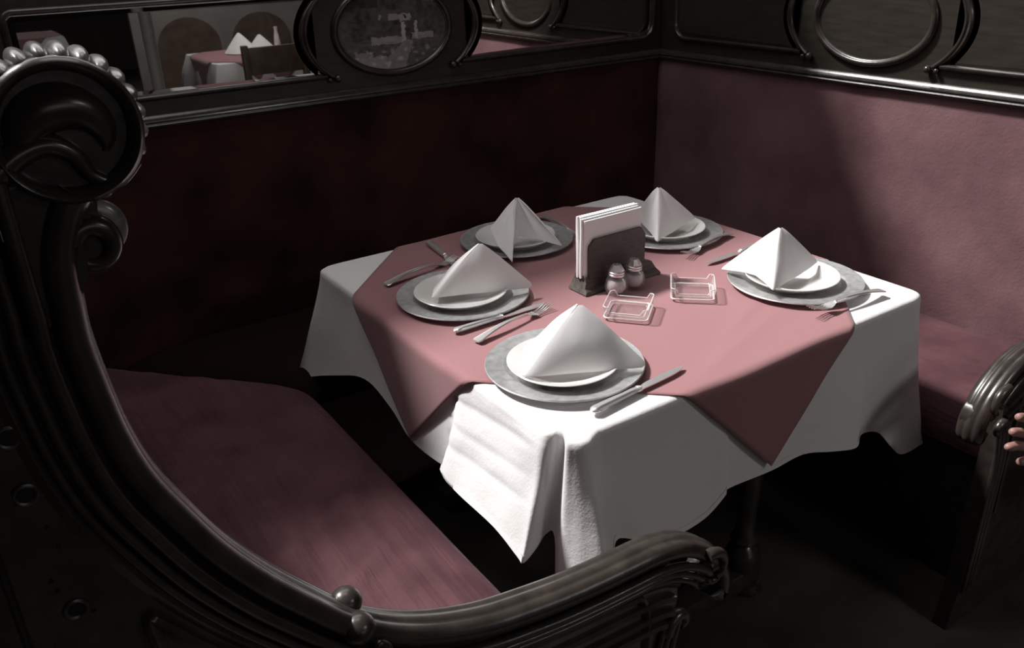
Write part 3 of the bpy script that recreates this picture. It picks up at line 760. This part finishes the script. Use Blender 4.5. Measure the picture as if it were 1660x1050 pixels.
# cutlery, modelled along +x from handle end, then placed
def fork_mesh():
    bm = bmesh.new()
    # handle: flattened bar widening to the end, with a raised rim
    n = 26; L = .150
    pts = []; ws = []; zs = []
    for k in range(n):
        t = k / (n - 1); x = L * t
        wdt = .0085 * (1 - t) ** 1.5 + .0028 + .0015 * math.exp(-((t - .02) / .05) ** 2) - .0035 * math.exp(-(t / .018) ** 2)
        z = .004 + .0005 * 0 + .010 * math.sin(PI * min(1, t * 1.0)) ** 1.0 * .6 + .006 * t
        pts.append(x); ws.append(wdt); zs.append(z)
    rings = []
    for x, wd, z in zip(pts, ws, zs):
        h = .0016 + .0012 * (x / L)
        prof = [(-wd, 0), (-wd * .8, h), (-wd * .55, h * .75), (0, h * .95), (wd * .55, h * .75), (wd * .8, h), (wd, 0), (wd * .6, -h), (-wd * .6, -h)]
        rings.append([bm.verts.new((x, a, z + b)) for a, b in prof])
    for a, b in zip(rings, rings[1:]):
        for k in range(9): bm.faces.new((a[k], a[(k + 1) % 9], b[(k + 1) % 9], b[k]))
    bm.faces.new(rings[0]); bm.faces.new(rings[-1][::-1])
    # bowl of the fork
    def zf(x): s = (x - .146) / .079; return .0095 - .0075 * math.sin(PI * min(1, s * 1.25) * .9) + .010 * max(0, s - .55) ** 1.3
    rings = []
    for k in range(11):
        t = k / 10; x = .146 + .030 * t
        wd = .0030 + (.0118 - .0030) * (math.sin(t * PI / 2) ** 1.1)
        z = zf(x); h = .0011
        rings.append([bm.verts.new((x, a * wd, z + b + (abs(a) ** 2) * .0016)) for a, b in ((-1, 0), (-.5, h), (0, h), (.5, h), (1, 0), (.5, -h), (0, -h), (-.5, -h))])
    for a, b in zip(rings, rings[1:]):
        for k in range(8): bm.faces.new((a[k], a[(k + 1) % 8], b[(k + 1) % 8], b[k]))
    bm.faces.new(rings[0]); bm.faces.new(rings[-1][::-1])
    me = bpy.data.meshes.new('fork_handle'); bmesh.ops.recalc_face_normals(bm, faces=bm.faces); bm.to_mesh(me); bm.free()
    tines = []
    for q in (-1.5, -.5, .5, 1.5):
        b2 = bmesh.new(); P = []; Rr = []
        for k in range(9):
            t = k / 8; x = .173 + .050 * t
            P.append((x, q * (.0059 + .0004 * t), zf(x) + .0005 * abs(q))); Rr.append(.0016 * (1 - .45 * t))
        tube(b2, P, Rr, 8); bmesh.ops.recalc_face_normals(b2, faces=b2.faces)
        m_ = bpy.data.meshes.new('tine'); b2.to_mesh(m_); b2.free(); tines.append(m_)
    return me, tines
FM, FT = fork_mesh()
def knife_mesh():
    bm = bmesh.new(); rings = []
    n = 20
    for k in range(n + 1):
        t = k / n; x = .112 * t
        wd = .0092 - .0026 * t - .006 * math.exp(-(t / .03) ** 2); h = .0048 - .0008 * t - .003 * math.exp(-(t / .03) ** 2)
        ring = []
        for q in range(20):
            a = 2 * PI * q / 20; rr = 1 + (.17 * math.cos(a * 5) if .06 < t < .93 else .05)
            ring.append(bm.verts.new((x, wd * math.cos(a) * rr, .0055 + h * math.sin(a) * rr)))
        rings.append(ring)
    for a, b in zip(rings, rings[1:]):
        for k in range(20): bm.faces.new((a[k], a[(k + 1) % 20], b[(k + 1) % 20], b[k]))
    bm.faces.new(rings[0]); bm.faces.new(rings[-1][::-1]); bmesh.ops.recalc_face_normals(bm, faces=bm.faces)
    h = bpy.data.meshes.new('knife_handle'); bm.to_mesh(h); bm.free()
    bm = bmesh.new()
    for c, r in ((.1135, .0078), (.1175, .0062)):
        pts = [(c - .002, 0, .0055), (c - .001, 0, .0055), (c + .001, 0, .0055), (c + .002, 0, .0055)]
        tube(bm, pts, [r * .8, r, r, r * .8], 16, flat=.7, upv=(0, 0, 1))
    bmesh.ops.recalc_face_normals(bm, faces=bm.faces)
    c = bpy.data.meshes.new('collar'); bm.to_mesh(c); bm.free()
    bm = bmesh.new(); up, lo = [], []
    edge = [(.118, .0045, -.0045), (.126, .0055, -.0065), (.14, .0062, -.0095), (.17, .0066, -.0105), (.20, .0060, -.0105), (.218, .0040, -.0098), (.229, .0005, -.0080), (.2355, -.0035, -.0052)]
    ed = catmull([(a, b, c_) for a, b, c_ in edge], 4)
    R_ = []
    for e in ed:
        x, y1, y0 = e
        th = .0011
        R_.append([bm.verts.new((x, y1, .0050 + th)), bm.verts.new((x, (y0 + y1) / 2, .0048 + th * .8)), bm.verts.new((x, y0, .0045)), bm.verts.new((x, (y0 + y1) / 2, .0048 - th * .8)), bm.verts.new((x, y1, .0050 - th))])
    for a, b in zip(R_, R_[1:]):
        for k in range(5): bm.faces.new((a[k], a[(k + 1) % 5], b[(k + 1) % 5], b[k]))
    bm.faces.new(R_[0]); bm.faces.new(R_[-1][::-1]); bmesh.ops.recalc_face_normals(bm, faces=bm.faces)
    b_ = bpy.data.meshes.new('blade'); bm.to_mesh(b_); bm.free()
    return h, c, b_
KH, KC, KB = knife_mesh()
def place(root, a, b, za=0, tilt=0):
    ang = math.atan2(b[1] - a[1], b[0] - a[0])
    root.matrix_basis = Matrix.Translation((a[0], a[1], ZT + za)) @ Matrix.Rotation(ang, 4, 'Z') @ Matrix.Rotation(-tilt, 4, 'Y')
def child(name, me, m, parent):
    o = bpy.data.objects.new(name, me); COL.objects.link(o); o.parent = parent
    if not me.materials: me.materials.append(M[m]); me.shade_smooth(); me.set_sharp_from_angle(angle=math.radians(45))
    return o
def fork(a, b, label, za=0, tilt=0):
    r = empty('fork', (0, 0, 0), label, 'fork'); child('handle', FM, 'steel', r)
    for t in FT: child('tine', t, 'steel', r)
    place(r, a, b, za, tilt)
def knife(a, b, label, za=0, tilt=0, flip=1):
    r = empty('knife', (0, 0, 0), label, 'knife'); child('handle', KH, 'steel', r); child('collar', KC, 'steel', r); child('blade', KB, 'steel', r)
    place(r, a, b, za, tilt)
    if flip < 0: r.matrix_basis = r.matrix_basis @ Matrix.Diagonal((1, -1, 1, 1))
fork((-.415, -.113), (-.185, -.062), 'steel fork lying next to a knife between the left and nearest plates')
knife((-.428, -.049), (-.191, -.050), 'steel knife lying in front of the left charger plate', flip=-1)
fork((-.424, .266), (-.219, .308), 'steel fork behind the left charger plate, tines hidden by its napkin')
knife((-.405, -.459), (-.165, -.437), 'steel knife on the white cloth right of the nearest charger', flip=-1)
knife((-.203, .462), (-.232, .262), 'dark looking knife at the left edge of the pink cloth, behind the left napkin')
fork((.153, .455), (.128, .24), 'fork half hidden behind the paper napkin holder, beside the mirror side plate')
fork((.447, .022), (.23, -.030), 'fork on the pink cloth beside the far corner plate', za=.0, tilt=.02)
fork((.408, -.447), (.190, -.432), 'fork with its tines resting on the rim of the right charger', za=.004, tilt=.035)
knife((.478, -.082), (.238, -.096), 'knife poking out from behind the sunlit napkin on the right')

# wooden napkin holder
nh = empty('napkin_holder', (.01, -.03, ZT), 'dark wooden napkin holder filled with white paper napkins', 'napkin holder')
bm = bmesh.new()
prof = [(-.064, .0), (-.062, .006), (-.053, .012), (-.050, .026), (-.049, .030), (-.009, .030), (-.006, .024), (-.003, .010), (.000, 0)]
n_ = len(prof)
A = [bm.verts.new((-.096 + .45 * z, y, ZT + z)) for y, z in prof]; B = [bm.verts.new((.124 - .6 * z, y, ZT + z)) for y, z in prof]
for i in range(n_): bm.faces.new((A[i], A[(i + 1) % n_], B[(i + 1) % n_], B[i]))
bm.faces.new(B)
base = build('base', bm, 'holder_wood', nh, 25)
bm = bmesh.new(); bm.faces.new([bm.verts.new((-.0965 + .45 * z, y, ZT + z)) for y, z in prof][::-1])
g = bmesh.ops.extrude_face_region(bm, geom=bm.faces[:])
for v in g['geom']:
    if isinstance(v, bmesh.types.BMVert): v.co.x -= .003
o = build('end_face', bm, 'holder_end', base, 25); tag(o, 'pale worn end of the wooden base')
for k in range(5):
    y = -.050 + k * .0085
    bm = bmesh.new(); prism(bm, [(y, ZT + .024), (y + .0065, ZT + .024), (y + .0050, ZT + .036), (y + .0015, ZT + .038)], lambda u, v, d: (-.0885 + d, u, v), 0, .008)
    build('tooth', bm, 'holder_end', base, 20)
def holder_panel(y0, y1):
    bm = bmesh.new()
    poly = [(-.078, .024), (.084, .024), (.084, .102), (.072, .119), (-.064, .119), (-.078, .104)]
    prism(bm, [(x, ZT + z) for x, z in poly], lambda u, v, d: (u, y0 + (y1 - y0) * d, v), 0, 1)
    build('side_board', bm, 'holder_wood', nh, 25)
holder_panel(-.049, -.042); holder_panel(-.017, -.010)
WHICH = ['foremost, against the front board', 'second from the front board', 'middle one of the stack', 'second from the rear board', 'rearmost, against the rear board']
for k in range(5):
    y = -.0415 + k * .0048
    bm = bmesh.new(); nx, nz = 10, 10; V = {}
    sh = (.004, -.002, .001, -.003, .0)[k]; tz = (-.006, -.002, .001, .002, 0)[k]
    for i in range(nx + 1):
        for j in range(nz + 1):
            u = i / nx; v = j / nz
            x = -.091 + sh + .163 * u; z = ZT + .031 + (.138 + tz) * v
            yy = y + .0016 * math.sin(v * 5 + k) * (1 - u) * v
            for s_ in (0, 1): V[i, j, s_] = bm.verts.new((x, yy + s_ * .0044, z))
    for i in range(nx):
        for j in range(nz):
            bm.faces.new((V[i, j, 0], V[i + 1, j, 0], V[i + 1, j + 1, 0], V[i, j + 1, 0])); bm.faces.new((V[i, j, 1], V[i, j + 1, 1], V[i + 1, j + 1, 1], V[i + 1, j, 1]))
    for i in range(nx):
        bm.faces.new((V[i, nz, 0], V[i + 1, nz, 0], V[i + 1, nz, 1], V[i, nz, 1])); bm.faces.new((V[i, 0, 0], V[i, 0, 1], V[i + 1, 0, 1], V[i + 1, 0, 0]))
    for j in range(nz):
        bm.faces.new((V[0, j, 0], V[0, j + 1, 0], V[0, j + 1, 1], V[0, j, 1])); bm.faces.new((V[nx, j, 0], V[nx, j, 1], V[nx, j + 1, 1], V[nx, j + 1, 0]))
    o = build('paper_napkin', bm, 'paper', None, 50)
    tag(o, 'white paper napkin in the wooden holder, ' + WHICH[k], 'paper napkin', 'paper napkins packed in the wooden holder')

# shakers
def shaker(x, y, label):
    r = empty('salt_shaker', (x, y, ZT), label, 'shaker')
    rib = lambda a, z: .035 * math.cos(a * 12) * (1 if ZT + .006 < z < ZT + .036 else 0)
    bm = bmesh.new(); lathe(bm, [(0, ZT), (.015, ZT), (.0205, ZT + .004), (.0245, ZT + .014), (.0245, ZT + .022), (.0215, ZT + .033), (.0165, ZT + .042), (.0150, ZT + .047), (.0130, ZT + .047), (.0150, ZT + .040), (.0190, ZT + .032), (.0215, ZT + .022), (.0210, ZT + .013), (.016, ZT + .006), (0, ZT + .005)], 72, x, y, rib)
    build('glass_body', bm, 'glass', r, 60)
    bm = bmesh.new(); lathe(bm, [(0, ZT + .0056), (.0150, ZT + .0064), (.0200, ZT + .013), (.0206, ZT + .022), (.0186, ZT + .030), (.016, ZT + .033), (0, ZT + .034)], 40, x, y); build('salt_fill', bm, 'salt', r)
    bm = bmesh.new(); lathe(bm, [(.0155, ZT + .043), (.0180, ZT + .044), (.0180, ZT + .0475), (.0170, ZT + .0485), (.0178, ZT + .050), (.0178, ZT + .053), (.0168, ZT + .054)], 40, x, y)
    lathe(bm, [(.0168, ZT + .054), (.0160, ZT + .058), (.0100, ZT + .068), (.0, ZT + .069)], 8, x, y)
    build('cap', bm, 'chrome', r, 25)
    bm = bmesh.new()
    for k in range(5):
        a = 2 * PI * k / 5
        lathe(bm, [(0, ZT + .0688), (.0009, ZT + .0688), (.0009, ZT + .0696), (0, ZT + .0696)], 8, x + .005 * math.cos(a), y + .005 * math.sin(a))
    build('holes', bm, 'black', r)
shaker(-.037, -.092, 'ribbed glass salt shaker with a faceted metal cap, the nearer and left one')
shaker(.017, -.088, 'ribbed glass salt shaker with a faceted metal cap, the right one against the holder')

# square glass ashtrays
def ashtray(cx, cy, rz, label):
    s = .048; r = .010
    def rr(h, rad, n=6):
        out = []
        for (qx, qy, a0) in ((1, 1, 0), (-1, 1, 90), (-1, -1, 180), (1, -1, 270)):
            for k in range(n + 1):
                a = math.radians(a0 + 90 * k / n); out.append((qx * (h - rad) + rad * math.cos(a), qy * (h - rad) + rad * math.sin(a)))
        # extra points in the middle of each side so that notches can be cut
        res = []
        for i, p in enumerate(out):
            q = out[(i + 1) % len(out)]; res.append(p)
            if (Vector(p) - Vector(q)).length > h * .8:
                for t in (.08, .14, .5, .86, .92): res.append((p[0] + (q[0] - p[0]) * t, p[1] + (q[1] - p[1]) * t))
        return res
    bm = bmesh.new()
    def notch(p, h):
        # the two sides across the row are cut down, their neighbours stay high
        a, b = abs(p[0]), abs(p[1])
        return .011 if (b > a and a < h * .70) else 0
    levels = [(.036, .008, .0, 0), (.042, .010, .0012, 0), (.0455, .010, .008, 0), (.0485, .010, .0265, 1), (.0478, .0095, .0285, 1), (.0455, .008, .0285, 1), (.0440, .008, .026, 1), (.0395, .008, .0115, 0), (.0370, .007, .0090, 0), (.0340, .006, .0085, 0)]
    rings = []
    for h, rad, z, nf in levels:
        ring = []
        for p in rr(h, rad):
            ring.append(bm.verts.new((p[0], p[1], z - (notch(p, h) if nf else 0))))
        rings.append(ring)
    for a, b in zip(rings, rings[1:]):
        for i in range(len(a)): bm.faces.new((a[i], a[(i + 1) % len(a)], b[(i + 1) % len(a)], b[i]))
    bm.faces.new(rings[0][::-1]); bm.faces.new(rings[-1])
    o = build('glass_ashtray', bm, 'glass', None, 50); o.location = (cx, cy, ZT + .0003); o.rotation_euler.z = rz
    tag(o, label, 'ashtray')
    me_par = o
    for nm, h, rad, z, tr_, nf in (('rim_glint', .0466, .009, .0286, .00085, 1), ('floor_glint', .0372, .007, .0093, .0007, 0), ('base_glint', .0452, .010, .0045, .0018, 0)):  # pale tubes standing for glints on the glass
        bm = bmesh.new(); tube(bm, [(p[0], p[1], z - (notch(p, h) if nf else 0)) for p in rr(h, rad)], tr_, 6, closed=True)
        e_ = build(nm, bm, 'glass_glint', None, 180); e_.parent = o
ashtray(-.085, -.188, math.radians(-51), 'clear square glass ashtray behind the nearest napkin')
ashtray(.092, -.196, math.radians(-44), 'clear square glass ashtray in the middle of the table, right of the shakers')

# ------------------------------------------------------------------ the room behind, seen in the mirror
def simple_cloth(cx, cy, hx, hy, drop, label):
    bm = bmesh.new(); G = []; per = []
    n = 20
    for (x0, y0, x1, y1) in ((-hx, -hy, hx, -hy), (hx, -hy, hx, hy), (hx, hy, -hx, hy), (-hx, hy, -hx, -hy)):
        for k in range(n): per.append((x0 + (x1 - x0) * k / n, y0 + (y1 - y0) * k / n, k / n))
    for (x, y, t) in per:
        cor = abs(2 * t - 1) ** 6
        f = .02 + .015 * math.sin((x + y) * 24) + .08 * cor
        d = Vector((x / hx, y / hy)); d = Vector((math.copysign(abs(d.x) ** 8, d.x), math.copysign(abs(d.y) ** 8, d.y))).normalized()
        G.append([bm.verts.new((cx + x, cy + y, .751)), bm.verts.new((cx + x + d.x * .004, cy + y + d.y * .004, .745)), bm.verts.new((cx + x + d.x * (.004 + f * .5), cy + y + d.y * (.004 + f * .5), .75 - drop * .5)), bm.verts.new((cx + x + d.x * (.004 + f), cy + y + d.y * (.004 + f), .75 - drop - .1 * cor))])
    N = len(G)
    for i in range(N):
        a, b = G[i], G[(i + 1) % N]
        for j in range(3): bm.faces.new((a[j], a[j + 1], b[j + 1], b[j]))
    bm.faces.new([g[0] for g in G])
    o = build('tablecloth', bm, 'white', None, 60); o.modifiers.new('thickness', 'SOLIDIFY').thickness = .002
    return tag(o, label, 'tablecloth')
def chair(cx, cy, rz, label):
    c = empty('dining_chair', (cx, cy, 0), label, 'chair', rz=rz)
    T = c.matrix_basis.copy()
    def b(name, *a, **k):
        bm = bmesh.new(); box(bm, *a, k.get('bev', .006)); bmesh.ops.transform(bm, matrix=T, verts=bm.verts); return build(name, bm, 'chairwood', c)
    b('seat', -.21, .21, -.21, .21, .43, .46)
    for sx_ in (-1, 1):
        b('leg', sx_ * .19 - .02, sx_ * .19 + .02, -.205, -.165, 0, .43); b('back_post', sx_ * .19 - .02, sx_ * .19 + .02, .17, .21, 0, .90)
    b('top_rail', -.17, .17, .178, .204, .72, .885); b('back_slat', -.17, .17, .182, .200, .55, .60)
trestle(.80, -2.92, .36, 'dining table reflected in the long mirror')
simple_cloth(.80, -2.92, .37, .37, .24, 'white tablecloth on the table seen in the long mirror')
overlay(.80, -2.92, .372, .62, .7545, 'overlay_cloth', 'pink overlay on the table seen in the long mirror', creases=False, res=50)
napkin((.74, -3.00, .90), [(.85, -2.93, .76), (.76, -2.86, .76), (.66, -2.90, .76), (.62, -3.0, .76)], 'white folded napkin on the mirrored table, the left one of the pair', .004)
napkin((.84, -2.86, .89), [(.95, -2.80, .76), (.86, -2.74, .76), (.76, -2.78, .76), (.73, -2.88, .76)], 'white folded napkin on the mirrored table, the right one of the pair', .004)
bm = bmesh.new(); lathe(bm, [(0, .756), (.022, .756), (.024, .80), (.018, .85), (.012, .88), (.014, .91), (0, .912)], 20, 1.02, -3.02); tag(build('white_bottle', bm, 'china'), 'slim white bottle standing on the mirrored table', 'bottle')
bm = bmesh.new(); lathe(bm, [(0, .756), (.016, .756), (.019, .775), (.012, .80), (0, .805)], 16, .98, -2.93); tag(build('white_cruet', bm, 'china'), 'small white cruet beside the bottle on the mirrored table', 'cruet')
chair(.68, -2.30, 0, 'wooden chair back in front of the mirrored table')
for (px, py, lab) in ((-.07, -2.0, 'grey post standing left in the long mirror'),):
    bm = bmesh.new(); lathe(bm, [(0, 0), (.055, 0), (.055, .05), (.035, .08), (.032, 4.39), (0, 4.39)], 24, px, py); tag(build('post', bm, 'partition'), lab, 'post')
# panelled partition with arched fields
pt = empty('partition', (1.0, -4.1, 0), 'grey partition with arched panels seen in the long mirror', 'partition')
boxo('board', .25, 3.6, -4.14, -4.10, 0, 1.02, 'partition', pt)
boxo('cap_rail', .23, 3.62, -4.16, -4.08, 1.02, 1.05, 'partition', pt)
for x0 in (.42, 1.02, 1.62, 2.22):
    poly = [(x0, .12), (x0 + .5, .12), (x0 + .5, .72)] + [(x0 + .25 + .25 * math.cos(a), .72 + .22 * math.sin(a)) for a in [PI * k / 16 for k in range(1, 16)]] + [(x0, .72)]
    bm = bmesh.new(); prism(bm, poly, lambda u, v, d: (u, -4.10 + d, v), 0, .006); build('arched_panel', bm, 'chairwood', pt)
# two further tables
for (tx, ty, lab) in ((-.42, -5.9, 'second table far back in the mirror, above the carved scroll'), (1.9, -6.3, 'third table far back beyond the arched partition')):
    trestle(tx, ty, .36, lab)
    simple_cloth(tx, ty, .37, .37, .24, 'white tablecloth on the ' + lab)
    overlay(tx, ty, .372, .60, .7545, 'overlay_cloth', 'pink overlay on the ' + lab, creases=False, res=40)
    napkin((tx - .1, ty, .90), [(tx + .02, ty + .07, .76), (tx - .09, ty + .10, .76), (tx - .2, ty + .05, .76), (tx - .22, ty - .08, .76)], 'white folded napkin on the ' + lab, .004)

# ------------------------------------------------------------------ hand of a person at the right edge
per = empty('person', (.46, -.86, 0), 'hand of a person reaching in at the right edge, below the curled arm', 'person')
def skin_chain(name, chains, m, parent):
    vs, es, rs = [], [], []
    for ch in chains:
        start = ch[0] if isinstance(ch[0], int) else None
        prev = start
        for p in (ch[1:] if start is not None else ch):
            vs.append(p[:3]); rs.append(p[3]); i = len(vs) - 1
            if prev is not None: es.append((prev, i))
            prev = i
    me = bpy.data.meshes.new(name); me.from_pydata(vs, es, [])
    o = link(name, me, m, parent, None)
    sk = o.modifiers.new('skin', 'SKIN')
    for i, r in enumerate(rs):
        o.data.skin_vertices[0].data[i].radius = (r, r)
    o.data.skin_vertices[0].data[0].use_root = True
    sk.use_smooth_shade = True
    o.modifiers.new('sub', 'SUBSURF').levels = 2
    o.modifiers['sub'].render_levels = 2
    return o
# wrist is root (index 0), palm 1; each finger starts from a knuckle of its own
OX, OY, OZ = -.012, 0, -.012
H = [[(.500, -.880, .555, .026), (.450, -.850, .575, .030), (.415, -.830, .590, .026)]]
fing = [[2, (.392, -.806, .637, .0100), (.360, -.800, .653, .0090), (.340, -.800, .660, .0078)],
    [2, (.384, -.815, .610, .0105), (.348, -.806, .628, .0095), (.322, -.802, .636, .0080)],
    [2, (.380, -.822, .590, .0105), (.342, -.812, .604, .0095), (.308, -.806, .609, .0082)],
    [2, (.386, -.830, .566, .0100), (.356, -.824, .570, .0088), (.340, -.820, .572, .0076)],
    [1, (.440, -.822, .610, .0125), (.418, -.800, .640, .0105), (.402, -.790, .662, .0090)]]
sh_ = lambda c: [c[0]] + [(p[0] + OX, p[1] + OY, p[2] + OZ, p[3]) for p in c[1:]]
hand = skin_chain('hand', [[(p[0] + OX, p[1] + OY, p[2] + OZ, p[3]) for p in H[0]]] + [sh_(c) for c in fing], 'skin', per)
arm = skin_chain('sleeve', [[(.515, -.888, .545, .032), (.60, -.935, .53, .038), (.74, -1.0, .60, .048), (.88, -1.02, .80, .056), (.98, -1.03, 1.02, .066)]], 'sleeve', per)
